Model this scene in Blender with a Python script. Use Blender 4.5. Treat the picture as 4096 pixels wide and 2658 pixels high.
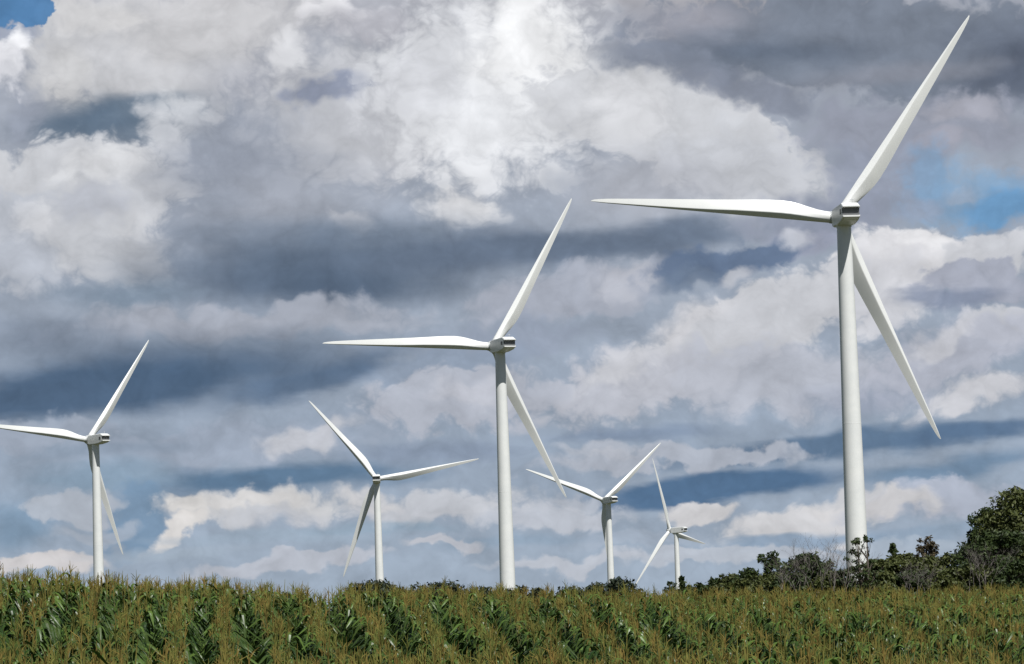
import bpy, bmesh, math, random
import numpy as np
from mathutils import Vector, Matrix

SC = bpy.context.scene
for o in list(bpy.data.objects):
    bpy.data.objects.remove(o)
R = math.radians

# ------------------------------------------------------------------ camera
F = 16000.0; PW = 4096.0; PH = 2658.0          # focal length in photo pixels
CAM = Vector((0, 0, 1.8))
PITCH = math.atan((2640 - 1329) / F); ROLL = -0.0328
cd = bpy.data.cameras.new('camera'); cam = bpy.data.objects.new('camera', cd)
SC.collection.objects.link(cam); SC.camera = cam
cd.sensor_width = 36; cd.lens = 36 * F / PW; cd.clip_start = 0.5; cd.clip_end = 60000
cam.location = CAM
cam.rotation_mode = 'QUATERNION'
cam.rotation_quaternion = (Matrix.Rotation(math.pi / 2 + PITCH, 3, 'X') @ Matrix.Rotation(ROLL, 3, 'Z')).to_quaternion()
_bf = Vector((0, math.cos(PITCH), math.sin(PITCH))); _by = Vector((0, -math.sin(PITCH), math.cos(PITCH))); _bx = Vector((1, 0, 0))
_cx = _bx * math.cos(ROLL) + _by * math.sin(ROLL); _cy = -_bx * math.sin(ROLL) + _by * math.cos(ROLL)
def sightline(x, y):                           # direction of a spot of the photo (4096 wide)
    return _bf + _cx * ((x - PW / 2) / F) - _cy * ((y - PH / 2) / F)

SC.view_settings.view_transform = 'Standard'; SC.view_settings.look = 'None'
SC.view_settings.exposure = 0; SC.view_settings.gamma = 1
SC.view_settings.use_curve_mapping = False

# ------------------------------------------------------------------ sun
SUN_AZ = R(27); SUN_EL = R(55)                 # to the right of and behind the camera
sv = Vector((math.sin(SUN_AZ) * math.cos(SUN_EL), -math.cos(SUN_AZ) * math.cos(SUN_EL), math.sin(SUN_EL)))
sd = bpy.data.lights.new('sun', 'SUN'); sd.energy = 5.0; sd.angle = R(0.5); sd.color = (1, 0.98, 0.945)
so = bpy.data.objects.new('sun', sd); SC.collection.objects.link(so)
so.rotation_mode = 'QUATERNION'; so.rotation_quaternion = sv.to_track_quat('Z', 'Y')
so.location = (60, -60, 120)

# ------------------------------------------------------------------ world: Nishita sky with a cumulus layer by direction
wd = bpy.data.worlds.new('World'); SC.world = wd; wd.use_nodes = True
nt = wd.node_tree; nt.nodes.clear()
N = nt.nodes; Lk = nt.links
def wn(t, **k):
    n = N.new(t)
    for a, b in k.items(): setattr(n, a, b)
    return n
def lin(c):
    return tuple(((v / 255) / 12.92 if v <= 10 else ((v / 255 + 0.055) / 1.055) ** 2.4) for v in c)
def mth(op, a, b=None, c=None, clamp=False):
    n = wn('ShaderNodeMath', operation=op, use_clamp=clamp)
    for i, v in enumerate((a, b, c)):
        if v is None: continue
        if isinstance(v, (int, float)): n.inputs[i].default_value = v
        else: Lk.new(v, n.inputs[i])
    return n.outputs[0]
def vm(op, a, b=None, s=None):
    n = wn('ShaderNodeVectorMath', operation=op)
    for i, v in enumerate((a, b)):
        if v is None: continue
        if isinstance(v, (tuple, list)): n.inputs[i].default_value = v
        else: Lk.new(v, n.inputs[i])
    if s is not None: n.inputs['Scale'].default_value = s
    return n.outputs[0]
tc = wn('ShaderNodeTexCoord'); sep = wn('ShaderNodeSeparateXYZ')
Lk.new(vm('NORMALIZE', tc.outputs['Generated']), sep.inputs[0])
az = mth('MULTIPLY', mth('ARCTAN2', sep.outputs[0], sep.outputs[1]), 57.29578)
el = mth('MULTIPLY', mth('ARCSINE', sep.outputs[2]), 57.29578)
cmb = wn('ShaderNodeCombineXYZ'); Lk.new(az, cmb.inputs[0]); Lk.new(el, cmb.inputs[1])
P = cmb.outputs[0]
def noise(vec, scale, detail, rough, out='Color', off=(0, 0, 0), stretch=(1, 1, 1)):
    mp = wn('ShaderNodeMapping'); mp.inputs['Scale'].default_value = stretch; mp.inputs['Location'].default_value = off
    Lk.new(vec, mp.inputs[0])
    n = wn('ShaderNodeTexNoise'); n.noise_dimensions = '2D'
    n.inputs['Scale'].default_value = scale; n.inputs['Detail'].default_value = detail; n.inputs['Roughness'].default_value = rough
    Lk.new(mp.outputs[0], n.inputs['Vector'])
    return n.outputs[out]
nA = vm('SUBTRACT', noise(P, 0.85, 3, .55), (.5, .5, .5))
nB = vm('SUBTRACT', noise(P, 2.6, 6, .52, off=(3, 7, 0), stretch=(1, 1.25, 1)), (.5, .5, .5))
PUFF = vm('ADD', P, vm('ADD', vm('SCALE', nA, s=.8), vm('SCALE', nB, s=.28)))      # billowing edges
def billow(scale, off, k):
    n = noise(vm('ADD', P, vm('SCALE', nA, s=.45)), scale, 1.0, .5, 'Fac', off=off, stretch=(1, 1.25, 1))
    return mth('MULTIPLY', mth('ABSOLUTE', mth('SUBTRACT', n, .5)), k)
BIL = mth('ADD', mth('ADD', billow(1.3, (1, 1, 0), 2.6), billow(2.9, (4, 2, 0), 1.5)), mth('ADD', billow(6.3, (2, 9, 0), .8), billow(13, (7, 3, 0), .42)))
BIL = mth('MINIMUM', mth('SUBTRACT', BIL, .46), .42)                                                     # about -0.4 in the creases to +0.5 on the puffs
nC = vm('SUBTRACT', noise(P, 1.1, 5, .5, off=(11, 2, 0), stretch=(.55, 1.7, 1)), (.5, .5, .5))
SOFT = vm('ADD', P, vm('MULTIPLY', nC, (1.3, .42, 0)))                               # smooth flat bases
FD = F * 2379 / 4096
def azel(x, y):
    k = 4096 / 2379
    d = sightline(x * k, y * k).normalized()
    return math.degrees(math.atan2(d.x, d.y)), math.degrees(math.asin(d.z))
rc = wn('ShaderNodeValToRGB'); mr = wn('ShaderNodeMapRange'); Lk.new(el, mr.inputs[0])
mr.inputs[1].default_value = 0; mr.inputs[2].default_value = 10
Lk.new(mr.outputs[0], rc.inputs[0])
cr = rc.color_ramp; cr.elements[0].position = 0; cr.elements[0].color = (*lin((160, 174, 190)), 1)
cr.elements[1].position = 1; cr.elements[1].color = (*lin((165, 169, 180)), 1)
e_ = cr.elements.new(.3); e_.color = (*lin((150, 164, 182)), 1)
col = rc.outputs[0]
#  x, y, radius x, radius y, turn, colour, strength, softness, p(uffy) or s(oft)   (2379 wide photo pixels turned into azimuth and elevation)
CL = '''
1190 -60 1500 260 0 176,178,186 .8 .9 s
330 110 400 230 0 200,201,205 .95 .5 p
520 40 380 170 0 200,200,203 .8 .8 p
150 180 90 160 0 205,205,206 .6 .9 p
620 180 230 120 0 172,175,185 .75 .9 s
230 30 160 70 0 215,214,214 .5 .9 p
230 292 260 85 4 95,111,129 .95 .9 s
380 270 200 80 -10 115,129,145 .8 .9 s
60 250 60 130 0 150,157,172 .7 .9 p
30 80 90 60 0 160,168,186 .8 .7 p
34 128 70 40 -40 245,246,250 .95 .8 p
15 160 60 60 -30 225,226,232 .8 .8 p
180 440 400 150 0 202,204,209 .95 .5 p
60 560 260 170 0 182,187,197 .9 .6 p
250 560 220 160 20 196,198,203 .8 .7 p
220 480 120 70 0 172,177,190 .5 .9 p
250 390 160 55 -10 224,225,228 .6 .9 p
90 500 80 60 30 216,217,221 .5 .9 p
250 275 190 62 6 96,114,134 .95 .9 s
320 255 150 50 -8 118,134,152 .7 .9 s
425 270 75 95 -30 218,220,224 .75 .95 p
380 320 55 120 -28 218,220,225 .8 .9 p
860 260 420 230 0 192,194,200 .9 .7 p
560 430 300 270 0 148,155,169 .95 .9 s
700 470 300 150 0 164,169,180 .6 .9 s
480 520 160 150 0 150,158,172 .7 .9 s
780 30 80 75 0 236,236,240 .8 .95 p
670 125 75 75 -20 220,221,225 .7 .95 p
850 60 160 70 0 188,188,196 .7 .9 p
755 214 150 55 -8 142,150,170 .95 .9 p
840 205 70 22 5 150,157,175 .8 .8 p
1150 200 420 330 0 214,216,221 .95 .7 p
1230 120 230 210 0 240,241,243 .95 .9 p
1130 300 260 170 0 232,234,238 .8 .95 p
960 200 130 130 0 208,210,216 .6 .9 p
1580 300 460 160 22 203,205,210 .97 .45 p
1450 240 160 120 20 216,217,221 .6 .9 p
1720 400 300 150 15 196,199,206 .85 .8 p
1500 430 260 130 0 178,181,190 .75 .9 s
1080 490 130 75 0 222,222,224 .8 .9 p
830 530 80 42 0 196,198,205 .75 .8 p
800 560 520 100 0 124,138,157 .8 .95 s
730 632 620 132 0 95,110,130 .97 .8 s
1150 585 560 70 -2 101,115,135 .95 .85 s
760 660 260 60 0 85,101,122 .8 .95 s
1500 555 480 60 -5 103,117,137 .92 .85 s
300 690 230 55 0 125,141,159 .85 .9 s
560 745 620 60 -2 166,171,183 .85 .8 p
1330 680 330 80 -6 168,173,186 .85 .7 p
1480 650 170 50 -6 186,188,197 .6 .9 p
1730 -10 420 90 4 172,170,174 .9 .8 s
2050 110 760 170 6 122,131,146 .97 .5 p
1600 60 240 90 0 158,158,168 .7 .9 s
1780 120 420 60 3 102,113,130 .85 .95 s
2360 150 260 150 -10 92,101,118 .9 .9 s
2080 175 300 45 -4 136,140,152 .7 .9 s
1560 150 260 60 15 128,136,152 .8 .8 p
1750 220 260 50 15 132,139,155 .8 .8 p
2150 300 420 110 0 150,155,170 .9 .7 p
2230 260 150 50 0 170,170,180 .6 .9 p
2060 400 220 120 0 146,153,170 .9 .7 p
2250 440 200 100 0 150,172,196 .8 .9 p
1900 500 260 70 0 145,152,170 .85 .8 p
2190 340 110 40 0 168,168,180 .6 .9 p
2300 465 280 105 0 134,164,194 .9 .85 p
2340 485 170 65 0 112,158,200 .9 .9 p
2150 410 90 100 0 128,160,192 .7 .9 p
2240 440 60 26 0 160,172,190 .6 .9 p
2150 470 90 45 0 155,165,185 .7 .9 p
1880 560 110 55 0 158,163,182 .8 .8 p
1700 605 280 65 -8 98,116,143 .95 .7 p
1620 650 160 40 -12 113,129,152 .8 .8 p
1725 635 60 30 -10 196,199,207 .8 .95 p
1860 545 60 45 20 205,208,216 .7 .9 p
2120 600 220 110 8 218,218,222 .97 .5 p
2130 545 110 40 15 232,232,235 .8 .8 p
2040 680 200 130 0 206,207,213 .9 .6 p
2290 590 140 70 0 200,202,208 .95 .5 p
2280 650 190 75 0 164,169,184 .95 .5 p
2220 690 130 36 4 130,140,161 .9 .7 s
2320 750 160 60 -10 206,207,212 .85 .6 p
1720 770 420 120 -22 198,200,206 .97 .5 p
1590 750 200 60 -25 212,212,217 .6 .9 p
1480 890 330 110 -8 186,189,199 .95 .6 p
1440 850 180 50 -20 206,207,212 .6 .9 p
1820 880 360 130 0 182,186,197 .9 .7 p
2200 830 320 110 -18 178,182,195 .9 .7 p
2180 790 160 45 -25 204,205,211 .7 .9 p
2260 920 220 50 -10 206,206,211 .85 .8 p
2000 930 200 60 0 158,166,184 .7 .9 s
1180 780 300 70 0 150,160,178 .8 .8 p
1010 850 300 60 -8 140,154,174 .7 .8 p
440 830 700 90 0 103,118,138 .9 .9 s
230 905 760 90 -4 77,99,125 .97 .75 s
740 880 320 50 -14 88,109,135 .85 .8 s
100 780 300 60 0 121,133,151 .7 .9 s
520 1040 560 75 -4 156,167,184 .95 .68 p
80 1010 300 55 0 158,168,184 .9 .68 p
1060 930 300 95 -6 176,181,193 .95 .5 p
1120 920 150 50 0 192,194,203 .6 .9 p
720 1020 160 45 -6 196,198,205 .85 .8 p
260 1045 300 30 0 135,151,170 .6 .9 s
1000 1050 300 36 0 137,151,172 .8 .8 s
640 1115 440 48 -2 93,121,149 .95 .7 s
250 1110 250 60 0 132,155,176 .8 .8 s
1960 1035 640 42 -4 93,117,144 .95 .7 s
2270 1000 240 30 -6 89,113,142 .8 .8 s
1480 1010 260 26 0 125,141,164 .8 .9 s
1560 1065 460 34 -2 176,182,194 .9 .6 p
1380 1050 140 28 0 190,193,202 .6 .8 p
2200 1085 340 36 -6 111,136,162 .9 .8 s
1680 1135 420 52 -5 82,111,143 .97 .6 s
1900 1215 300 62 -8 204,204,207 .97 .68 p
1980 1160 120 40 -8 206,205,207 .8 .7 p
2190 1160 260 60 -6 172,179,194 .95 .68 p
2085 1175 110 45 0 205,204,206 .9 .7 p
1640 1195 110 42 0 208,207,209 .95 .6 p
1270 1200 260 55 0 186,191,201 .95 .68 p
1330 1150 130 32 0 194,197,205 .6 .8 p
1500 1260 260 30 0 163,175,191 .8 .7 p
1850 1262 360 24 -3 136,157,180 .9 .7 s
2200 1235 240 26 -4 143,161,181 .85 .8 s
1180 1260 260 24 0 145,164,184 .8 .8 s
40 1215 130 95 0 125,150,174 .85 .8 s
320 1210 130 100 -40 118,144,170 .9 .7 p
600 1180 330 55 -2 202,203,206 .97 .68 p
430 1180 70 36 20 222,219,216 .8 .7 p
400 1245 120 34 -25 214,211,209 .95 .6 p
640 1205 200 36 0 186,190,199 .6 .8 p
560 1170 240 26 -3 214,212,211 .7 .8 p
1000 1175 300 55 -2 192,195,202 .95 .68 p
860 1160 100 34 0 206,205,207 .7 .8 p
160 1175 160 46 0 176,182,192 .8 .6 p
220 1235 100 30 0 172,180,192 .6 .7 p
650 1250 360 30 0 155,171,188 .9 .7 s
900 1225 260 22 0 146,166,184 .7 .8 s
90 1312 220 30 0 205,201,201 .9 .6 p
680 1310 340 30 -2 186,190,200 .85 .6 p
1320 1310 280 26 0 190,194,203 .8 .7 p
1040 1265 120 20 0 198,198,204 .7 .7 p
1720 1300 420 36 -2 182,188,198 .85 .6 p
380 1290 260 20 0 161,175,190 .7 .8 s
2050 1290 300 26 0 170,182,196 .7 .7 p
22 8 130 92 0 83,129,175 .97 .35 p
1330 -6 40 12 0 90,137,181 .9 .6 p
'''
def over(fac, c):
    global col
    n = wn('ShaderNodeMix', data_type='RGBA', clamp_factor=False)
    Lk.new(fac, n.inputs[0]); Lk.new(col, n.inputs[6])
    if isinstance(c, tuple): n.inputs[7].default_value = (*c, 1)
    else: Lk.new(c, n.inputs[7])
    col = n.outputs[2]
DEG = math.degrees(1 / FD)
for ln in CL.strip().splitlines():
    x, y, rx, ry, rot, c, st, sf, w = ln.split()
    x, y, rx, ry, rot, st, sf = map(float, (x, y, rx, ry, rot, st, sf))
    a, e = azel(x, y)
    mp = wn('ShaderNodeMapping', vector_type='TEXTURE')
    mp.inputs['Location'].default_value = (a, e, 0); mp.inputs['Rotation'].default_value = (0, 0, R(-rot))
    mp.inputs['Scale'].default_value = (rx * DEG, ry * DEG, 1)
    Lk.new(PUFF if w == 'p' else SOFT, mp.inputs[0])
    g = wn('ShaderNodeTexGradient', gradient_type='SPHERICAL'); Lk.new(mp.outputs[0], g.inputs[0])
    gf_ = mth('MULTIPLY_ADD', BIL, .30 if min(rx, ry) > 45 else .14, g.outputs['Fac']) if w == 'p' else g.outputs['Fac']
    r_ = wn('ShaderNodeMapRange', interpolation_type='SMOOTHSTEP'); Lk.new(gf_, r_.inputs[0])
    r_.inputs[1].default_value = (0.0 if w == 's' else .13) if sf > .6 else .16; r_.inputs[2].default_value = max(.08, sf * (.95 if w == 's' else .76)); r_.inputs[4].default_value = st
    over(r_.outputs[0], lin(tuple(map(float, c.split(',')))))
# billow relief: the same noise compared with itself a little towards the sun
def relief(scale, detail, rough, sh, stretch, k):
    q = vm('ADD', P, vm('SCALE', nA, s=.5))
    a = noise(q, scale, detail, rough, 'Fac', stretch=stretch)
    b = noise(vm('ADD', q, (sh, sh * 1.5, 0)), scale, detail, rough, 'Fac', stretch=stretch)
    return mth('MULTIPLY', mth('SUBTRACT', a, b), k)
rl = mth('MULTIPLY_ADD', BIL, .15, mth('ADD', relief(1.1, 5, .5, .2, (1, 1.3, 1), .38), 1.0))
nb = wn('ShaderNodeVectorMath', operation='SCALE'); Lk.new(col, nb.inputs[0]); Lk.new(rl, nb.inputs['Scale'])
cloud = vm('SCALE', nb.outputs[0], s=10.0)      # the background runs at strength 0.1
sky = wn('ShaderNodeTexSky', sky_type='NISHITA'); sky.sun_disc = False
sky.sun_elevation = SUN_EL; sky.sun_rotation = math.pi - SUN_AZ; sky.air_density = 1; sky.dust_density = .6
# broken cloud elsewhere, the bank of cumulus in the north
ba = wn('ShaderNodeMapRange', interpolation_type='SMOOTHSTEP'); Lk.new(mth('ABSOLUTE', az), ba.inputs[0])
ba.inputs[1].default_value = 13; ba.inputs[2].default_value = 26; ba.inputs[3].default_value = 1; ba.inputs[4].default_value = 0
be = wn('ShaderNodeMapRange', interpolation_type='SMOOTHSTEP'); Lk.new(el, be.inputs[0])
be.inputs[1].default_value = 10.5; be.inputs[2].default_value = 20; be.inputs[3].default_value = 1; be.inputs[4].default_value = 0
bank = mth('MULTIPLY', ba.outputs[0], be.outputs[0])
brk = wn('ShaderNodeMapRange', interpolation_type='SMOOTHSTEP'); Lk.new(noise(P, .05, 7, .55, 'Fac', off=(2, 4, 0)), brk.inputs[0])
brk.inputs[1].default_value = .54; brk.inputs[2].default_value = .68; brk.inputs[4].default_value = .8
skyn = wn('ShaderNodeMix', data_type='RGBA'); Lk.new(brk.outputs[0], skyn.inputs[0]); Lk.new(vm('SCALE', sky.outputs[0], s=.45), skyn.inputs[6])
skyn.inputs[7].default_value = (1.9, 2.0, 2.2, 1)
mixf = wn('ShaderNodeMix', data_type='RGBA'); Lk.new(bank, mixf.inputs[0]); Lk.new(skyn.outputs[2], mixf.inputs[6]); Lk.new(cloud, mixf.inputs[7])
bg = wn('ShaderNodeBackground'); bg.inputs['Strength'].default_value = 0.1; Lk.new(mixf.outputs[2], bg.inputs[0])
wo = wn('ShaderNodeOutputWorld'); Lk.new(bg.outputs[0], wo.inputs[0])
wd.cycles.sampling_method = 'MANUAL'; wd.cycles.sample_map_resolution = 512

# ------------------------------------------------------------------ helpers
def link(o, parent=None):
    SC.collection.objects.link(o)
    if parent is not None: o.parent = parent
    return o
def tag(o, label=None, cat=None, group=None, kind=None):
    if label: o['label'] = label
    if cat: o['category'] = cat
    if group: o['group'] = group
    if kind: o['kind'] = kind
    return o
def empty(name, loc, rz=0):
    o = bpy.data.objects.new(name, None); o.location = loc; o.rotation_euler = (0, 0, rz); o.empty_display_size = .5
    return link(o)
def mesh_np(name, verts, faces_by_n, mats, mat_idx=None, smooth=False):
    """verts (n,3); faces_by_n list of arrays (m,k)"""
    me = bpy.data.meshes.new(name)
    verts = np.asarray(verts, np.float32); me.vertices.add(len(verts)); me.vertices.foreach_set('co', verts.ravel())
    loops = np.concatenate([np.asarray(f, np.int32).ravel() for f in faces_by_n])
    tot = np.concatenate([np.full(len(f), f.shape[1], np.int32) for f in faces_by_n])
    st = np.concatenate([[0], np.cumsum(tot)[:-1]]).astype(np.int32)
    me.loops.add(len(loops)); me.loops.foreach_set('vertex_index', loops)
    me.polygons.add(len(tot)); me.polygons.foreach_set('loop_start', st); me.polygons.foreach_set('loop_total', tot)
    for m in mats: me.materials.append(m)
    if mat_idx is not None: me.polygons.foreach_set('material_index', np.asarray(mat_idx, np.int32))
    me.polygons.foreach_set('use_smooth', np.full(len(tot), smooth))
    me.update(calc_edges=True); me.validate()
    return me
class MB:                                      # collects rings and quads
    def __init__(s): s.v = []; s.f = []
    def quad(s, a, b, c, d):
        i = len(s.v); s.v += [a, b, c, d]; s.f.append((i, i + 1, i + 2, i + 3))
    def rings(s, rings, cap0=True, cap1=True):
        i0 = len(s.v); n = len(rings[0])
        for r in rings: s.v += [tuple(p) for p in r]
        for k in range(len(rings) - 1):
            for j in range(n):
                a = i0 + k * n + j; b = i0 + k * n + (j + 1) % n
                s.f.append((a, b, b + n, a + n))
        if cap0: s.f.append(tuple(i0 + j for j in range(n))[::-1])
        if cap1: s.f.append(tuple(i0 + (len(rings) - 1) * n + j for j in range(n)))
    def tube(s, pts, rad, n=5):
        rr = []
        for k, p in enumerate(pts):
            a = Vector(pts[max(k - 1, 0)]); b = Vector(pts[min(k + 1, len(pts) - 1)])
            t = (b - a).normalized(); u = t.cross(Vector((.31, .95, .05)) if abs(t.y) < .9 else Vector((1, 0, 0))).normalized(); w = t.cross(u)
            r = rad[k] if isinstance(rad, (list, tuple)) else rad
            rr.append([Vector(p) + (u * math.cos(2 * math.pi * j / n) + w * math.sin(2 * math.pi * j / n)) * r for j in range(n)])
        s.rings(rr)
    def box(s, c, h):
        x, y, z = c; a, b, d = h
        s.rings([[(x - a, y - b, z + k * d), (x + a, y - b, z + k * d), (x + a, y + b, z + k * d), (x - a, y + b, z + k * d)] for k in (-1, 1)])
    def mesh(s, name, mat, smooth=False, angle=None):
        me = bpy.data.meshes.new(name); me.from_pydata([tuple(p) for p in s.v], [], s.f)
        me.materials.append(mat)
        bm = bmesh.new(); bm.from_mesh(me); bmesh.ops.recalc_face_normals(bm, faces=bm.faces); bm.to_mesh(me); bm.free()
        if smooth:
            for p in me.polygons: p.use_smooth = True
            if angle: me.set_sharp_from_angle(angle=R(angle))
        return me
    def build(s, name, mat, parent=None, smooth=False, angle=None):
        return link(bpy.data.objects.new(name, s.mesh(name, mat, smooth, angle)), parent)

def mat(name, base, rough=.6, spec=.5, var=None, scale=3, island=None, sheen=None, rnd=None, trans=0):
    m = bpy.data.materials.new(name); m.use_nodes = True; t = m.node_tree; b = t.nodes['Principled BSDF']
    b.inputs['Roughness'].default_value = rough; b.inputs['Specular IOR Level'].default_value = spec
    b.inputs['Base Color'].default_value = (*base, 1)
    src = None
    def mix(fac, ca, cb, blend='MIX'):
        n = t.nodes.new('ShaderNodeMix'); n.data_type = 'RGBA'; n.blend_type = blend
        t.links.new(fac, n.inputs[0])
        for i, c in ((6, ca), (7, cb)):
            if isinstance(c, tuple): n.inputs[i].default_value = (*c, 1)
            else: t.links.new(c, n.inputs[i])
        return n.outputs[2]
    cur = base
    if var:
        tcn = t.nodes.new('ShaderNodeTexCoord'); nz = t.nodes.new('ShaderNodeTexNoise'); nz.inputs['Scale'].default_value = scale
        nz.inputs['Detail'].default_value = 6; nz.inputs['Roughness'].default_value = .65
        t.links.new(tcn.outputs['Object'], nz.inputs[0])
        mr_ = t.nodes.new('ShaderNodeMapRange'); t.links.new(nz.outputs['Fac'], mr_.inputs[0]); mr_.inputs[1].default_value = .38; mr_.inputs[2].default_value = .62
        cur = mix(mr_.outputs[0], cur, var)
    if island:
        ge = t.nodes.new('ShaderNodeNewGeometry'); cur = mix(ge.outputs['Random Per Island'], cur, island)
    if rnd:
        oi = t.nodes.new('ShaderNodeObjectInfo'); mr_ = t.nodes.new('ShaderNodeMapRange'); t.links.new(oi.outputs['Random'], mr_.inputs[0])
        mr_.inputs[1].default_value = .35; mr_.inputs[2].default_value = 1; cur = mix(mr_.outputs[0], cur, rnd)
    if not isinstance(cur, tuple): t.links.new(cur, b.inputs['Base Color'])
    if trans:
        tr = t.nodes.new('ShaderNodeBsdfTranslucent'); ms = t.nodes.new('ShaderNodeMixShader'); ms.inputs[0].default_value = trans
        if isinstance(cur, tuple): tr.inputs[0].default_value = (*cur, 1)
        else: t.links.new(cur, tr.inputs[0])
        t.links.new(b.outputs[0], ms.inputs[1]); t.links.new(tr.outputs[0], ms.inputs[2])
        t.links.new(ms.outputs[0], t.nodes['Material Output'].inputs[0])
    return m
M_WHITE = mat('turbine_paint', (.80, .81, .79), .38, .5, var=(.74, .755, .745), scale=.35)
M_BLADE = mat('blade_paint', (.80, .81, .79), .33, .5, var=(.765, .775, .765), scale=.25)
M_DARK = mat('vent_shade_grey', (.13, .135, .14), .6)  # side vents, and the painted shade of the rear recess
M_GREY = mat('hub_grey', (.50, .52, .52), .5, var=(.42, .44, .44), scale=1.5)
M_LEAF = mat('corn_leaf', (.016, .042, .007), .40, .36, island=(.10, .165, .03), rnd=(.055, .085, .016), trans=.12)
M_STALK = mat('corn_stalk', (.10, .13, .04), .6, rnd=(.16, .13, .05))
M_TASSEL = mat('corn_tassel', (.185, .168, .046), .9, .08, island=(.095, .125, .03), rnd=(.21, .145, .042))
M_BARK = mat('bark', (.085, .07, .055), .9, .2, var=(.14, .12, .10), scale=4)
M_DEAD = mat('bare_twig', (.22, .20, .185), .9, .2, var=(.14, .12, .11), scale=4)
def foliage(n, a, b): return mat(n, a, .55, .3, island=b, trans=.12)
M_F = [foliage('foliage_dark', (.020, .036, .010), (.052, .074, .020)),
       foliage('foliage_olive', (.040, .054, .014), (.095, .108, .030)),
       foliage('foliage_brown', (.060, .050, .026), (.11, .085, .045)),
       foliage('foliage_far', (.022, .034, .020), (.040, .052, .026))]

# ------------------------------------------------------------------ terrain
TURB = [  # name of place, hub point, heading, blade angle
    ('T1', (54.49, 656.5, 72.70), 6.4, 54.5), ('T3', (-4.42, 931.6, 74.9), 21.0, 58.6), ('TL', (-137.8, 1290.0, 77.1), 37.5, 53.2),
    ('T2', (-54.9, 1569.0, 74.2), .9, 9.1), ('T4', (39.3, 1822.0, 72.9), 27.0, 39.3), ('T5', (81.8, 2167.0, 69.0), 53.2, 109.3)]
UX = np.array([-900, 0, 300, 600, 800, 1000, 1150, 1240, 1350, 1500, 1700, 2000, 2400, 2700, 3000, 3500, 4096, 5000.])
YS = np.array([2268, 2284, 2302, 2322, 2326, 2340, 2354, 2382, 2350, 2346, 2349, 2362, 2354, 2360, 2362, 2358, 2354, 2350.])
UR = np.array([-900, 0, 1000, 1500, 2000, 2600, 3200, 4096, 5000.]); RR = np.array([82, 84, 94, 100, 106, 114, 122, 128, 130.])
CH = 2.38
def ridge(u): return np.interp(u, UR, RR)
def smooth(t): t = np.clip(t, 0, 1); return t * t * (3 - 2 * t)
def far_z(x, y):
    w = 0; z = 0
    for _, h, _, _ in TURB:
        k = 1 / (((x - h[0]) ** 2 + (y - h[1]) ** 2) + 900.); w = w + k; z = z + k * (h[2] - 80)
    return z / w
def ground(x, y):
    x = np.asarray(x, float); y = np.asarray(y, float)
    u = np.clip(2048 + F * x / np.maximum(y, 55), -900, 5000)
    yh = 2640 - .033 * (u - 2048)
    eR = yh - np.interp(u, UX, YS); e0 = yh - 2664; Rg = ridge(u)
    d = np.clip(y, 60, Rg)
    e = eR - (eR - e0) * ((1 / d - 1 / Rg) / (1 / 60 - 1 / Rg))
    z = 1.8 + e * d / F - CH
    near = smooth((y - 14) / 46)
    z = z * near
    pl = 1.8 + (eR - 110) * np.clip(y, 60, 420) / F          # the land keeps rising gently behind the crest, then falls away
    f1 = smooth((y - Rg - 3) / 70)
    f = smooth((y - 300) / 120)
    return (z * (1 - f1) + pl * f1) * (1 - f) + far_z(x, y) * f
def axis(lo, hi, core, step, grow=1.14):
    a = [0.0]
    s = step
    while a[-1] < hi:
        if a[-1] > core: s *= grow
        a.append(a[-1] + s)
    b = [0.0]; s = step
    while b[-1] > lo:
        if b[-1] < -min(core, 60): s *= grow
        b.append(b[-1] - s)
    return np.array(b[:0:-1] + a)
gx = axis(-16000, 16000, 60, 2.0); gy = axis(-6000, 16000, 320, 2.5)
GX, GY = np.meshgrid(gx, gy)
GZ = ground(GX, GY)
nx, ny = len(gx), len(gy)
idx = np.arange(nx * ny).reshape(ny, nx)
gf = np.stack([idx[:-1, :-1], idx[:-1, 1:], idx[1:, 1:], idx[1:, :-1]], -1).reshape(-1, 4)
M_SOIL = mat('field_soil', (.045, .038, .022), .95, .1, var=(.05, .065, .022), scale=.08)
go = link(bpy.data.objects.new('ground', mesh_np('ground', np.stack([GX, GY, GZ], -1).reshape(-1, 3), [gf], [M_SOIL], smooth=True)))
tag(go, kind='structure')

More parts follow.
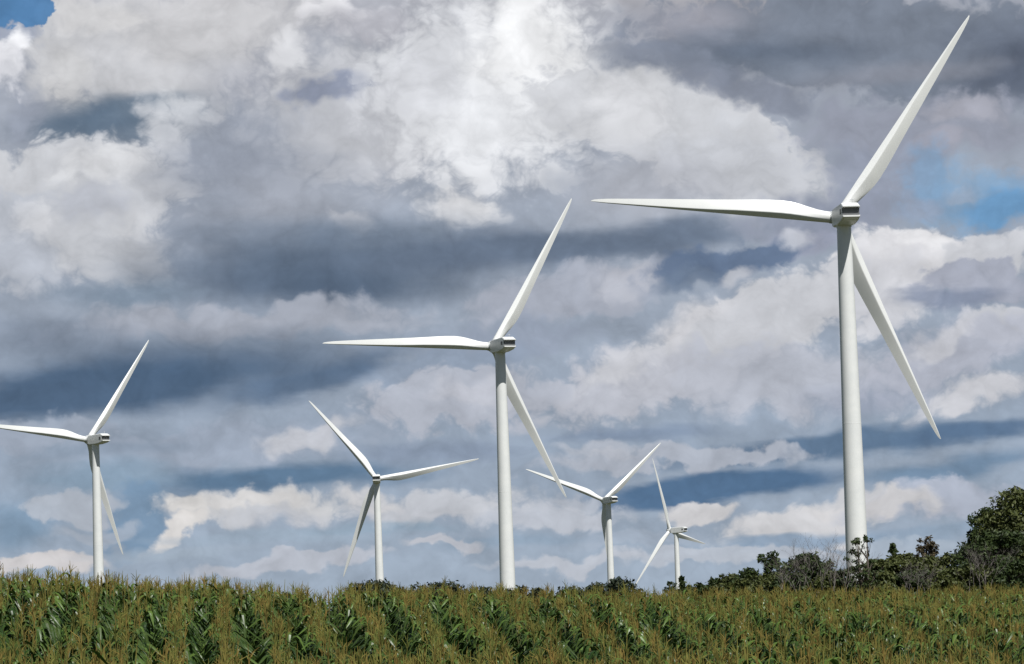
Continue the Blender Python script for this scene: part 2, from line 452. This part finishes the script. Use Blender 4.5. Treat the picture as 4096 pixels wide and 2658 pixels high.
# ------------------------------------------------------------------ corn
def corn_parts(seed, simple=False):
    rg = random.Random(seed)
    H = 2.08; lean = Vector((rg.uniform(-.03, .03), rg.uniform(-.05, .05), 0))
    def sp(t): return Vector((0, 0, H * t)) + lean * t * t * H
    st = MB(); st.tube([sp(0), sp(.35), sp(.7), sp(1)], [.017, .015, .011, .007], 4)
    lf = MB(); plane = rg.gauss(0, .15)
    n = 14
    for k in range(n):
        t = .25 + .75 * k / (n - 1)
        az_ = plane + (k % 2) * math.pi + rg.gauss(0, .6)
        Lf = (.66 + .38 * math.sin(math.pi * min(1, (t - .05)))) * rg.uniform(.85, 1.1)
        if t > .88: Lf *= .7
        wd_ = .045 * rg.uniform(.85, 1.15)
        up = R(rg.uniform(52, 74)); droop = rg.uniform(1.9, 2.5)
        o = Vector((math.cos(az_), math.sin(az_), 0)); side = Vector((-o.y, o.x, 0)); p = sp(t); m = 7
        tw = rg.uniform(-.7, .7)
        rows = []
        for j in range(m + 1):
            q = j / m
            a = up - droop * float(smooth(q * 1.75 - .08))
            dr = o * math.cos(a) + Vector((0, 0, math.sin(a)))
            if j: p = p + dr * (Lf / m)
            w = wd_ * (1 - q ** 2.2) * min(1, .45 + q * 3)
            nrm = dr.cross(side).normalized(); s2 = side * math.cos(tw * q) + nrm * math.sin(tw * q)
            up2 = dr.cross(s2) * -.28
            rows.append((p - s2 * w + up2 * w, p.copy(), p + s2 * w + up2 * w))
        i0 = len(lf.v)
        for r_ in rows: lf.v += list(r_)
        for j in range(m):
            a = i0 + j * 3
            lf.f += [(a, a + 1, a + 4, a + 3), (a + 1, a + 2, a + 5, a + 4)]
    ts = MB(); top = sp(1)
    ts.tube([top, top + Vector((0, 0, .14)), top + Vector((rg.uniform(-.02, .02), 0, .34))], [.008, .009, .003], 3)
    nb_ = rg.choice([0, 3, 4, 5, 6, 8])
    for k in range(nb_):
        a = 2 * math.pi * k / nb_ * 2.4 + rg.uniform(-.4, .4); b0 = top + Vector((0, 0, rg.uniform(-.02, .13)))
        o = Vector((math.cos(a), math.sin(a), 0)); l = rg.uniform(.14, .26); sprd = rg.uniform(.12, .46)
        p1 = b0 + (o * sprd * .6 + Vector((0, 0, .9))).normalized() * l * .5
        p2 = p1 + (o * sprd * 1.3 + Vector((0, 0, rg.uniform(.2, .8)))).normalized() * l * .5
        ts.tube([b0, p1, p2], [.004, .0065, .003], 3)
    return st, lf, ts
NV = 12
variants = []
for k in range(NV):
    st, lf, ts = corn_parts(100 + k)
    variants.append((st.mesh('stalk', M_STALK), lf.mesh('leaves', M_LEAF), ts.mesh('tassel', M_TASSEL)))
rng = np.random.default_rng(5)
pts = []
def vp(u0): return 850 + .72 * max(0.0, u0 - 1300)          # each row runs towards this bearing; the rows fan out to the east
dn = 60.0; u0 = -2600.0
while u0 < 6600:
    for half in (0, 1):
        uu = u0 + (110 if half else 0)
        s = np.arange(46, 190, .215)
        s = s + rng.uniform(-.05, .05, len(s)); y = s
        x = (dn * (uu - 2048) + (vp(uu) - 2048) * (y - dn)) / F + rng.normal(0, .025, len(s)) + .07 * np.sin(y * .35 + uu)
        u = 2048 + F * x / y
        k = (u > -900) & (u < 5000) & (y < ridge(np.clip(u, -900, 5000)) + 12) & (y > 47)
        k &= (x > -.128 * y - 7) & (x < .128 * y + 7) & (rng.random(len(s)) > .06 + .08 * (u > 2000))
        if half: k &= ((y > 96) & (u > 1500)) | ((y > ridge(np.clip(u, -900, 5000)) - 5) & (rng.random(len(s)) < .55))
        pts.append(np.stack([x[k], y[k]], 1))
    u0 += rng.uniform(218, 252)
pts = np.concatenate(pts)
pz = ground(pts[:, 0], pts[:, 1])
# patches of taller and shorter growth
hn = np.sin(pts[:, 0] * .9 + 1.3 * np.sin(pts[:, 1] * .21)) * np.cos(pts[:, 1] * .33 + .7 * pts[:, 0])
psc = 1 + (.025 + .03 * (pts[:, 0] > 0)) * hn + rng.normal(0, .035, len(pts))
psc *= np.where(rng.random(len(pts)) < np.where(pts[:, 0] > 1, .36, .2), rng.uniform(.84, .94, len(pts)), 1.01)
prz = rng.normal(0, .62, len(pts)) + math.pi * rng.integers(0, 2, len(pts)); pid = rng.integers(0, NV, len(pts)); ptl = rng.normal(0, .04, (len(pts), 2))
# the 300 that show largest: the nearest whose tops are in the picture
def pix(x, y, z):
    v = np.stack([x, y, z - CAM.z], -1); df = v @ np.array(_bf)
    return PW / 2 + F * (v @ np.array(_cx)) / df, PH / 2 - F * (v @ np.array(_cy)) / df
ux, uy = pix(pts[:, 0], pts[:, 1], pz + 2.1 * psc)
vis = (ux > 15) & (ux < 4080) & (uy < 2640)
order = np.argsort(np.where(vis, pts[:, 1], 1e9))[:300]
near = np.zeros(len(pts), bool); near[order] = True
print('corn plants', len(pts), 'nearest up to', pts[order, 1].max())
rk = 0
for i in order:
    e = empty('corn_plant', (pts[i, 0], pts[i, 1], pz[i]))
    e.rotation_euler = (ptl[i, 0], ptl[i, 1], prz[i]); e.scale = (psc[i],) * 3
    tag(e, 'tall green corn plant with tan tassel in the nearest rows at the picture bottom', 'corn plant', 'corn plants in the nearest rows')
    for me, nm in zip(variants[pid[i]], ('stalk', 'leaves', 'tassel')):
        link(bpy.data.objects.new(nm, me), e)
# the rest as one object
src = bpy.data.collections.new('corn_sources')
for k, (a, b, c) in enumerate(variants):
    bm = bmesh.new(); me = bpy.data.meshes.new('corn_source_mesh')
    offs = 0; cnt = []
    for j, m_ in enumerate((a, b, c)):
        bm.from_mesh(m_); bm.faces.ensure_lookup_table()
        for f_ in bm.faces[offs:]: f_.material_index = j
        offs = len(bm.faces)
    bm.to_mesh(me); bm.free()
    for m_ in (M_STALK, M_LEAF, M_TASSEL): me.materials.append(m_)
    src.objects.link(bpy.data.objects.new('corn_source_%02d' % k, me))
rest = ~near
cm = bpy.data.meshes.new('corn_crop'); cm.vertices.add(int(rest.sum()))
cm.vertices.foreach_set('co', np.stack([pts[rest, 0], pts[rest, 1], pz[rest]], 1).astype(np.float32).ravel())
def attr(nm, ty, data, key='value'):
    a = cm.attributes.new(nm, ty, 'POINT'); a.data.foreach_set(key, data)
attr('rot', 'FLOAT_VECTOR', np.stack([ptl[rest, 0], ptl[rest, 1], prz[rest]], 1).astype(np.float32).ravel(), 'vector')
attr('scl', 'FLOAT', psc[rest].astype(np.float32)); attr('pick', 'INT', pid[rest].astype(np.int32))
crop = link(bpy.data.objects.new('corn_crop', cm))
tag(crop, 'green corn crop with tan tassels filling the rising field up to its skyline', 'corn field', kind='stuff')
g = bpy.data.node_groups.new('corn_scatter', 'GeometryNodeTree')
g.interface.new_socket('Geometry', in_out='INPUT', socket_type='NodeSocketGeometry'); g.interface.new_socket('Geometry', in_out='OUTPUT', socket_type='NodeSocketGeometry')
gi = g.nodes.new('NodeGroupInput'); gout = g.nodes.new('NodeGroupOutput'); iop = g.nodes.new('GeometryNodeInstanceOnPoints')
ci = g.nodes.new('GeometryNodeCollectionInfo'); ci.inputs[0].default_value = src; ci.inputs['Separate Children'].default_value = True; ci.inputs['Reset Children'].default_value = True
def na(nm, ty):
    n = g.nodes.new('GeometryNodeInputNamedAttribute'); n.data_type = ty; n.inputs[0].default_value = nm; return n.outputs[0]
g.links.new(gi.outputs[0], iop.inputs['Points']); g.links.new(ci.outputs[0], iop.inputs['Instance']); iop.inputs['Pick Instance'].default_value = True
g.links.new(na('pick', 'INT'), iop.inputs['Instance Index'])
er = g.nodes.new('FunctionNodeEulerToRotation'); g.links.new(na('rot', 'FLOAT_VECTOR'), er.inputs[0]); g.links.new(er.outputs[0], iop.inputs['Rotation'])
g.links.new(na('scl', 'FLOAT'), iop.inputs['Scale']); g.links.new(iop.outputs[0], gout.inputs[0])
crop.modifiers.new('corn_scatter', 'NODES').node_group = g

# ------------------------------------------------------------------ wind turbines
def ring(r, z, n=48): return [(r * math.cos(2 * math.pi * j / n), r * math.sin(2 * math.pi * j / n), z) for j in range(n)]
tw_ = MB(); TH = 78.5
prof = [(0, 2.1), (.3, 2.1)]
for zj in (20, 46):
    rj = 2.1 - (2.1 - 1.17) * zj / TH
    prof += [(zj - .07, rj + .001), (zj - .06, rj + .008), (zj + .06, rj + .008), (zj + .07, rj)]
prof += [(TH - .25, 1.17), (TH - .24, 1.26), (TH, 1.26)]
tw_.rings([ring(r_, z_) for z_, r_ in prof])
TOWER = tw_.mesh('tower', M_WHITE, True, 25)
dr_ = MB(); dr_.box((0, -2.12, 2.6), (.45, .06, 1.05)); DOOR = dr_.mesh('tower_door', M_GREY)
# nacelle: side outline extruded across, +Y towards the rotor
nc = MB()
outl = [(2.7, 1.35), (1.9, 1.62), (-5.4, 1.78), (-6.9, 1.12), (-6.9, .98), (-6.15, .92), (-6.15, -.34), (-6.75, -.46), (-6.75, -.66), (-5.2, -1.15), (-2.2, -1.46), (1.8, -1.46), (2.7, -1.2)]
secs = [(-1.46, .86), (-1.40, .95), (-1.2, 1.0), (1.2, 1.0), (1.40, .95), (1.46, .86)]
cy0, cz0 = -2.0, .1
rings_ = []
for x_, k_ in secs:
    dy = (1 - k_) * 1.6
    rings_.append([(x_, (y_ - cy0) * (1 - (1 - k_) * .25) + cy0, (z_ - cz0) * k_ + cz0) for y_, z_ in outl])
nc.rings(rings_)
NAC = nc.mesh('nacelle', M_WHITE, False)
gr = MB(); gr.box((0, -6.19, .29), (1.42, .03, .60)); SHADE_PANEL = gr.mesh('rear_shade_panel', M_DARK)  # dark panel in the rear recess: the hood's shade put into its colour
vt = [MB(), MB()]
for s_, m_ in zip((-1, 1), vt): m_.box((s_ * 1.47, -5.0, .35), (.03, .5, .42))
VENT = [m_.mesh('side_vent', M_DARK) for m_ in vt]
ms_ = MB(); ms_.tube([(.6, -4.6, 1.6), (.6, -4.6, 2.5)], .05, 6); ms_.tube([(.25, -4.6, 2.35), (.95, -4.6, 2.35)], .04, 5); MAST = ms_.mesh('sensor_mast', M_GREY)
hb = MB()
hp = [(2.75, 1.0), (2.8, 1.28), (3.2, 1.4), (4.9, 1.4), (5.5, 1.15), (5.95, .7), (6.15, .2)]
hb.rings([[(r_ * math.cos(2 * math.pi * j / 36), y_, r_ * math.sin(2 * math.pi * j / 36)) for j in range(36)] for y_, r_ in hp])
HUB = hb.mesh('hub', M_WHITE, True, 50)
# blade along +X, leading edge towards +Y (counter-clockwise seen from behind), thickness along Z (Z = upwind)
BR = [0.9, 1.6, 2.4, 3.6, 5, 6.5, 8, 9.5, 11.5, 14, 17, 20, 23, 26, 29, 32, 34.5, 36.5, 38.3, 39.6, 40.4, 40.85, 41.0]
BC = [1.9, 1.9, 1.93, 2.08, 2.38, 2.72, 2.96, 3.04, 2.96, 2.76, 2.49, 2.24, 2.02, 1.78, 1.54, 1.30, 1.09, .92, .75, .56, .38, .2, .06]
bl = MB(); br = []
for r_, c_ in zip(BR, BC):
    bf_ = float(smooth((r_ - 1.8) / 4.5)); le = .97 - .62 * r_ / 41
    if r_ > 38: le -= (r_ - 38) ** 2 * .012
    tk = np.interp(r_, [5, 20, 41], [.36, .24, .14]); twi = R(np.interp(r_, [0, 5, 10, 20, 41], [5, 5, 4, 2, 0]))
    qc = float(np.interp(r_, [3, 17, 24, 41], [.29, .28, .20, .13])); hc = qc * .92
    qs = [0, .02, qc * .4, qc * .7, qc * .96, qc * 1.05, qc + .08 * (1 - qc), qc + .22 * (1 - qc), qc + .4 * (1 - qc), qc + .6 * (1 - qc), qc + .8 * (1 - qc), .97]
    sec_ = []
    for side_, lst in ((1, qs), (-1, [1, .94, .85, .72, .58, .44, .32, .22, .13, .06, .02])):
        for q in lst:
            yt = 5 * tk * (.2969 * math.sqrt(q) - .126 * q - .3516 * q * q + .2843 * q ** 3 - .1036 * q ** 4)
            if side_ > 0:                       # flat-faced side with the long crease
                zt = hc * (q / qc) ** .9 if q <= qc else hc * (1 - ((q - qc) / (1 - qc)) ** 1.15)
                zt = max(zt, 0.004)
            else: zt = -yt * .75
            a = math.acos(1 - 2 * q)
            af = (le - q * c_, zt * c_)
            ci_ = (le - c_ / 2 + c_ / 2 * math.cos(a), side_ * c_ / 2 * math.sin(a))
            y_ = ci_[0] * (1 - bf_) + af[0] * bf_; z_ = ci_[1] * (1 - bf_) + af[1] * bf_
            sec_.append((r_, y_ * math.cos(twi) - z_ * math.sin(twi), y_ * math.sin(twi) + z_ * math.cos(twi)))
    br.append(sec_)
bl.rings(br)
BLADE = bl.mesh('blade', M_BLADE, True, 34)
bc_ = MB(); bc_.rings([[(x_, r_ * math.cos(2 * math.pi * j / 24), r_ * math.sin(2 * math.pi * j / 24)) for j in range(24)] for x_, r_ in ((.75, 1.02), (1.42, 1.02), (1.5, .97))])
COLLAR = bc_.mesh('blade_collar', M_GREY, True, 40)
TL = {'T1': 'tallest white wind turbine, rising at the right beyond the leafy sapling and dark trees',
      'T3': 'second tallest white wind turbine, standing near the centre of the picture',
      'TL': 'white wind turbine at the far left, one blade running out of the picture',
      'T2': 'white wind turbine seen straight from behind, between the far left and the central turbine',
      'T4': 'small white wind turbine whose left blade is crossed by the central turbine blade tip',
      'T5': 'smallest white wind turbine, turned most sideways, its long nacelle with a dark vent'}
CONE = R(5)
for key, hub, psi, th0 in TURB:
    psi = R(psi); tau = R(5)
    a_ = Vector((-math.sin(psi) * math.cos(tau), math.cos(psi) * math.cos(tau), math.sin(tau)))
    e1 = Vector((math.cos(psi), math.sin(psi), 0)); e2 = e1.cross(a_)
    hubp = Vector(hub); top = hubp - a_ * 4.2
    bz = top.z - 1.4 - TH
    root = empty('wind_turbine', (top.x, top.y, bz), psi)
    tag(root, TL[key], 'wind turbine', 'white wind turbines of the wind farm')
    link(bpy.data.objects.new('tower', TOWER), root)
    link(bpy.data.objects.new('tower_door', DOOR), root)
    na_ = link(bpy.data.objects.new('nacelle', NAC), root); na_.location = (0, 0, TH + 1.4)
    for nm, me in (('rear_shade_panel', SHADE_PANEL), ('side_vent', VENT[0]), ('side_vent', VENT[1]), ('sensor_mast', MAST)):
        link(bpy.data.objects.new(nm, me), na_)
    inv = (Matrix.Translation((top.x, top.y, bz)) @ Matrix.Rotation(psi, 4, 'Z')).inverted()
    h_ = link(bpy.data.objects.new('hub', HUB), root); h_.location = (0, 0, TH + 1.4); h_.rotation_euler = (tau, 0, 0)
    for k in range(3):
        t_ = R(th0 + 120 * k); rad = e1 * math.cos(t_) + e2 * math.sin(t_)
        X = rad * math.cos(CONE) + a_ * math.sin(CONE); Z = (a_ - X * a_.dot(X)).normalized(); Y = Z.cross(X)
        # leading edge must lie counter-clockwise as seen by the camera behind the rotor
        ccw = (-e1 * math.sin(t_) + e2 * math.cos(t_))
        if Y.dot(ccw) < 0: Z = -Z; Y = -Y
        m4 = Matrix((X, Y, Z)).transposed().to_4x4(); m4.translation = hubp
        b_ = bpy.data.objects.new('blade', BLADE); link(b_, root); b_.matrix_local = inv @ m4
        link(bpy.data.objects.new('blade_collar', COLLAR), b_)

# ------------------------------------------------------------------ trees
def at(px, py, d):                              # point of the world seen at photo pixel (px, py) at distance d
    v = sightline(px, py); v = v * (d / v.y); return CAM + v
def bare_shrub(px, top, wpx, d, label, seed, stems=7):
    rg = random.Random(seed); T = at(px, top, d); gz = float(ground(T.x, T.y)); H = T.z - gz; Wd = wpx / F * d / 2
    root = empty('bare_shrub', (T.x, T.y, gz)); tag(root, label, 'shrub', GR)
    wood = MB()
    def grow(p, dr, l, r, lev):
        m = p + (dr + Vector((rg.gauss(0, .12), rg.gauss(0, .12), 0))) * l * .5; e = m + (dr + Vector((rg.gauss(0, .22), rg.gauss(0, .22), .05))) * l * .5
        wood.tube([p, m, e], [r, r * .85, r * .65], 4)
        if lev == 0: return
        for _ in range(rg.choice([2, 2, 3])):
            d2 = (dr + Vector((rg.gauss(0, .42), rg.gauss(0, .42), rg.uniform(-.1, .25)))).normalized()
            grow(e if rg.random() < .6 else m, d2, l * rg.uniform(.55, .8), r * .66, lev - 1)
    for _ in range(stems):
        b0 = Vector((rg.uniform(-.6, .6) * Wd, rg.uniform(-.6, .6) * Wd, 0)); hh = H * rg.uniform(.15, .5)
        wood.tube([b0, b0 * 1.1 + Vector((0, 0, hh * .5)), b0 * 1.25 + Vector((rg.uniform(-.2, .2), 0, hh))], [.022, .02, .016], 5)
        grow(b0 * 1.25 + Vector((0, 0, hh)), Vector((b0.x / Wd * .5 + rg.gauss(0, .12), rg.gauss(0, .2), 1)).normalized(), (H - hh) * .5, .016, 5)
    wood.build('branches', M_DEAD, root, True)
    return root
def tree(name, px, top, wpx, d, fm, label, group, n=4000, ls=.22, shape='round', sparse=0, seed=0, trunks=1, bare=.0, cat='tree', bark=None, lobes=None, low=.12, fine=1):
    rg = random.Random(seed * 77 + 5); nr = np.random.default_rng(seed + 11)
    T = at(px, top, d); gz = float(ground(T.x, T.y)); H = T.z - gz; Wd = wpx / F * d / 2 * .9
    root = empty(name, (T.x, T.y, gz)); tag(root, label, cat, group)
    wood = MB(); cl = []                        # clumps: centre, radius
    lob = lobes or [(0, 1.0, 1.0)]
    K = int(max(9, (n / 45) ** .8) * fine); 
    tries = 0
    while len(cl) < K and tries < K * 60:
        tries += 1
        ox, hh, ww = lob[rg.randrange(len(lob))]
        t = rg.uniform(low, .97) ** .85; a = rg.uniform(0, 2 * math.pi)
        if shape == 'round': env = math.sqrt(max(0, 1 - ((t - .5) / .52) ** 2)) * (.75 + .35 * rg.random())
        elif shape == 'cone': env = (1.02 - t) ** .8 * (.7 + .4 * rg.random())
        elif shape == 'bush': env = math.sqrt(max(0, 1 - (max(0, t - .25) / .78) ** 2)) * (.7 + .4 * rg.random())
        else: env = (1 - abs(t - .6) * 1.3) * (.6 + .5 * rg.random())
        rr = env * math.sqrt(rg.uniform(.15, 1)) * ww
        cr_ = (.24 + .24 * rg.random()) * min(Wd, H * .3) * (1.25 - .6 * t) / fine ** .7 + ls * .5
        z = min(t * H * hh, H * hh - cr_ * .8)
        cl.append((Vector((ox * Wd + math.cos(a) * rr * Wd, math.sin(a) * rr * Wd * .9, z)), cr_))
    # trunk and limbs
    for s_ in range(trunks):
        bx_ = (s_ - (trunks - 1) / 2) * Wd * .45; lean = rg.uniform(-.08, .08) * Wd
        tp = [Vector((bx_ * .4, 0, -.3)), Vector((bx_ * .7 + lean * .3, .02, H * .3)), Vector((bx_ + lean, .0, H * .62)), Vector((bx_ + lean * 1.3 if trunks > 1 else lob[0][0] * Wd, 0, H * (.93 if not lobes else .8)))]
        wood.tube(tp, [H * .020 + .03, H * .015 + .02, H * .009 + .015, .015], 7)
        for c_, r_ in cl[s_::trunks]:
            t0 = max(.08, min(.85, c_.z / H - .22)); seg = 0 if t0 < .3 else (1 if t0 < .62 else 2)
            z0 = (0, .3, .62)[seg]; z1 = (.3, .62, .93)[seg]; q = (t0 - z0) / (z1 - z0)
            b0 = tp[seg].lerp(tp[seg + 1], min(1, q)); mid = b0.lerp(c_, .55) + Vector((rg.uniform(-.1, .1), rg.uniform(-.1, .1), .08)) * r_ * 2
            rb = .008 * H * (1.05 - t0) + .008
            wood.tube([b0, mid, c_], [rb, rb * .6, rb * .22], 4)
            for _ in range(3 if not bare else 7):
                dv = Vector((rg.gauss(0, 1), rg.gauss(0, 1), rg.gauss(.5, .8))).normalized() * r_ * rg.uniform(.8, 1.5 if bare else 1.0)
                wood.tube([c_.lerp(mid, .3), c_ + dv * .5 + Vector((0, 0, .05 * r_)), c_ + dv], [rb * .4 + .004, rb * .25 + .003, .003], 3)
    wood.build('trunk', bark or M_BARK, root, True)
    if n * (1 - sparse) < 50: return root
    # leaves: small bent cards scattered through every clump, thicker to its outside
    cc = np.array([tuple(c) for c, _ in cl]); cr2 = np.array([r for _, r in cl])
    nl = int(n * (1 - sparse)); pk = nr.choice(len(cl), nl, p=(cr2 ** 2 / (cr2 ** 2).sum()))
    dv = nr.normal(size=(nl, 3)); dv /= np.linalg.norm(dv, axis=1)[:, None]
    rad = nr.random(nl) ** .4 * np.where(nr.random(nl) < .12, 1.35, 1)
    ctr = cc[pk] + dv * (rad * cr2[pk])[:, None] * np.array([1.15, 1.15, .85]); ctr[:, 2] = np.maximum(ctr[:, 2], .05)
    nrm = dv * .8 + nr.normal(size=(nl, 3)) * .7 + np.array([0, 0, .35]); nrm /= np.linalg.norm(nrm, axis=1)[:, None]
    tt = np.cross(nrm, nr.normal(size=(nl, 3))); tt /= np.linalg.norm(tt, axis=1)[:, None]; bb = np.cross(nrm, tt)
    sz = ls * nr.uniform(.55, 1.25, nl)[:, None]
    v = np.stack([ctr - tt * sz, ctr - bb * sz * .45 + nrm * sz * .12, ctr + tt * sz, ctr + bb * sz * .45 + nrm * sz * .12], 1).reshape(-1, 3)
    f = np.arange(nl * 4).reshape(-1, 4)
    me = mesh_np('crown', v, [f], [fm]); link(bpy.data.objects.new('crown', me), root)
    return root
D_, O_, B_, FR = M_F
GR = 'trees beyond the right of the field'
tree('leafy_tree', 4085, 1950, 412, 262, O_, 'largest dark green tree, filling the right edge of the picture', GR, 16000, .17, 'round', seed=1)
tree('leafy_tree', 3935, 2030, 187, 266, D_, 'tall narrow dark tree just left of the largest one, with a jutting top', GR, 6500, .16, 'round', seed=2)
tree('leafy_tree', 3985, 2120, 375, 252, D_, 'broad dark tree standing low in front of the largest one', GR, 9000, .17, 'bush', seed=3)
tree('leafy_tree', 3880, 2180, 212, 256, D_, 'mid-height dark tree on the left foot of the tall tree group', GR, 6000, .16, 'bush', seed=4)
tree('leafy_tree', 3790, 2212, 187, 268, O_, 'low olive tree between the airy tree and the tall tree group', GR, 5000, .16, 'bush', seed=5)
tree('airy_tree', 3705, 2142, 130, 262, B_, 'thin brownish tree with an airy see-through top', GR, 1500, .11, 'round', seed=6, low=.6, fine=3)
tree('leafy_tree', 3690, 2228, 237, 258, O_, 'olive bushy tree right below the airy brownish top', GR, 6500, .16, 'bush', seed=7)
tree('leafy_tree', 3570, 2172, 57, 268, D_, 'slim dark spire-like tree poking up right of the biggest turbine', GR, 1500, .14, 'cone', seed=8)
tree('leafy_tree', 3600, 2215, 237, 262, O_, 'round olive tree around the slim spire-like one', GR, 7000, .16, 'bush', seed=9)
tree('leafy_tree', 3505, 2238, 175, 252, O_, 'olive bushy tree touching the right side of the biggest turbine tower', GR, 4800, .16, 'bush', seed=10)
bare_shrub(3655, 2285, 110, 244, 'pale bare branched shrub in front of the round olive trees', 11)
bare_shrub(3915, 2225, 90, 244, 'pale bare shrub in front of the tall dark tree group', 12)
tree('sapling', 3450, 2136, 170, 236, D_, 'thin sapling with scattered dark leaves against the white tower of the biggest turbine', GR, 900, .11, 'round', sparse=.0, seed=13, low=.3, trunks=2, fine=5)
tree('leafy_tree', 3392, 2268, 112, 246, D_, 'small dark bush at the left side of the biggest turbine tower', GR, 2600, .15, 'bush', seed=14, cat='shrub')
bare_shrub(3365, 2225, 130, 240, 'grey leafless shrub just left of the biggest turbine tower', 15)
tree('leafy_tree', 3210, 2216, 237, 258, D_, 'round dark tree behind the grey twiggy shrubs', GR, 6500, .16, 'bush', seed=16)
tree('leafy_tree', 3310, 2240, 175, 262, D_, 'low dark tree between the round dark tree and the biggest turbine', GR, 4200, .16, 'bush', seed=17)
bare_shrub(3280, 2196, 110, 242, 'tallest grey leafless shrub, in the middle of the twiggy ones', 18)
bare_shrub(3170, 2245, 130, 240, 'grey leafless shrub in front of the round dark tree', 19)
tree('leafy_tree', 3068, 2196, 115, 262, D_, 'dark two-topped tree standing up left of the twiggy shrubs', GR, 4200, .15, 'round', seed=20, lobes=[(-.2, 1.0, .6), (.5, .96, .35), (0, .72, 1.1), (0, .5, 1.5)], low=.05)
tree('leafy_tree', 3080, 2292, 237, 252, O_, 'low olive bush at the foot of the two-topped tree', GR, 4600, .15, 'bush', seed=21, cat='shrub')
tree('leafy_tree', 2985, 2274, 150, 256, D_, 'dark bush left of the two-topped tree', GR, 3000, .15, 'bush', seed=22, cat='shrub')
tree('leafy_tree', 2920, 2296, 137, 258, O_, 'olive bush in the middle of the row that slopes down to the left', GR, 2600, .15, 'bush', seed=23, cat='shrub')
tree('leafy_tree', 2860, 2315, 125, 260, D_, 'dark low bush, second from the left end of the sloping row', GR, 2200, .15, 'bush', seed=24, cat='shrub')
tree('leafy_tree', 2805, 2332, 100, 262, D_, 'lowest dark bush at the left end of the sloping row', GR, 1600, .15, 'bush', seed=25, cat='shrub')
for k, (px, top_, w_, lb) in enumerate([(2760, 2352, 120, 'lowest olive thicket at the left tip of the sloping bushes'), (2890, 2335, 150, 'olive thicket below the sloping bushes'), (2990, 2315, 160, 'thicket under the dark bush left of the two-topped tree'),
        (3160, 2290, 200, 'olive thicket behind the stems of the left grey shrubs'), (3300, 2285, 190, 'olive thicket behind the stems of the tallest grey shrub'), (3520, 2290, 180, 'thicket at the right foot of the biggest turbine tower'),
        (3640, 2280, 200, 'thicket behind the pale bare shrub'), (3780, 2275, 220, 'thicket below the airy brownish tree'), (3900, 2260, 220, 'dark thicket at the foot of the tall narrow tree'), (4040, 2240, 260, 'dark thicket at the foot of the largest tree')]):
    tree('thicket', px, top_, w_ * 1.25, 247, O_ if k % 3 else D_, lb, 'thickets beyond the field', 5200, .15, 'bush', seed=80 + k, cat='shrub', low=.3)
G2 = 'far trees beyond the skyline of the field'
tree('pine_tree', 2726, 2306, 44, 300, D_, 'small dark pine at the foot of the smallest turbine', G2, 900, .16, 'cone', seed=30, low=.2, fine=3)
tree('sapling', 2678, 2326, 110, 300, D_, 'sparse little sapling left of the smallest turbine foot', G2, 500, .12, 'bush', seed=31, low=.3, fine=3)
tree('sapling', 2768, 2340, 110, 300, D_, 'sparse little sapling right of the small pine', G2, 500, .12, 'bush', seed=32, low=.3, fine=3)
fars = [(820, 2336, 90, 'dark far tree top in the corn gap left of the lone far clump'), (890, 2318, 120, 'lone dark far clump of crown right of the far left turbine'), (1150, 2350, 90, 'low dark far tree sloping down to the dip in the corn'),
        (1445, 2322, 90, 'far tree left of the turbine seen from behind'), (1512, 2305, 84, 'far tree at the foot of the turbine seen straight from behind'), (1575, 2332, 70, 'far tree just right of the foot of the turbine seen from behind'),
        (1690, 2326, 110, 'broad low far tree midway to the central turbine'), (1800, 2317, 120, 'roundest far tree between the two middle turbines'), (1875, 2336, 90, 'low far tree in the row left of the central turbine'), (1945, 2334, 80, 'far tree ending the row just left of the central turbine'),
        (2085, 2326, 80, 'small far tree just right of the central turbine foot'), (2140, 2345, 70, 'lowest far tree right of the central turbine'), (2290, 2338, 90, 'low far bush between the central turbine and the one crossed by a blade tip'),
        (2370, 2328, 70, 'far tree just left of the foot of the turbine crossed by a blade tip'), (2430, 2316, 70, 'far tree at the foot of the turbine crossed by a blade tip'), (2485, 2302, 90, 'tallest far tree, just right of the turbine crossed by a blade tip'), (2560, 2345, 60, 'low far bush between the two smallest turbines')]
for k, (px, top_, w_, lb) in enumerate(fars):
    tree('far_tree', px, top_ + (20 if px < 1300 else 9), w_ * 2.6, 470 + (k * 37) % 60, FR, lb, G2, 6000, .3, 'round', seed=50 + k, low=.3)
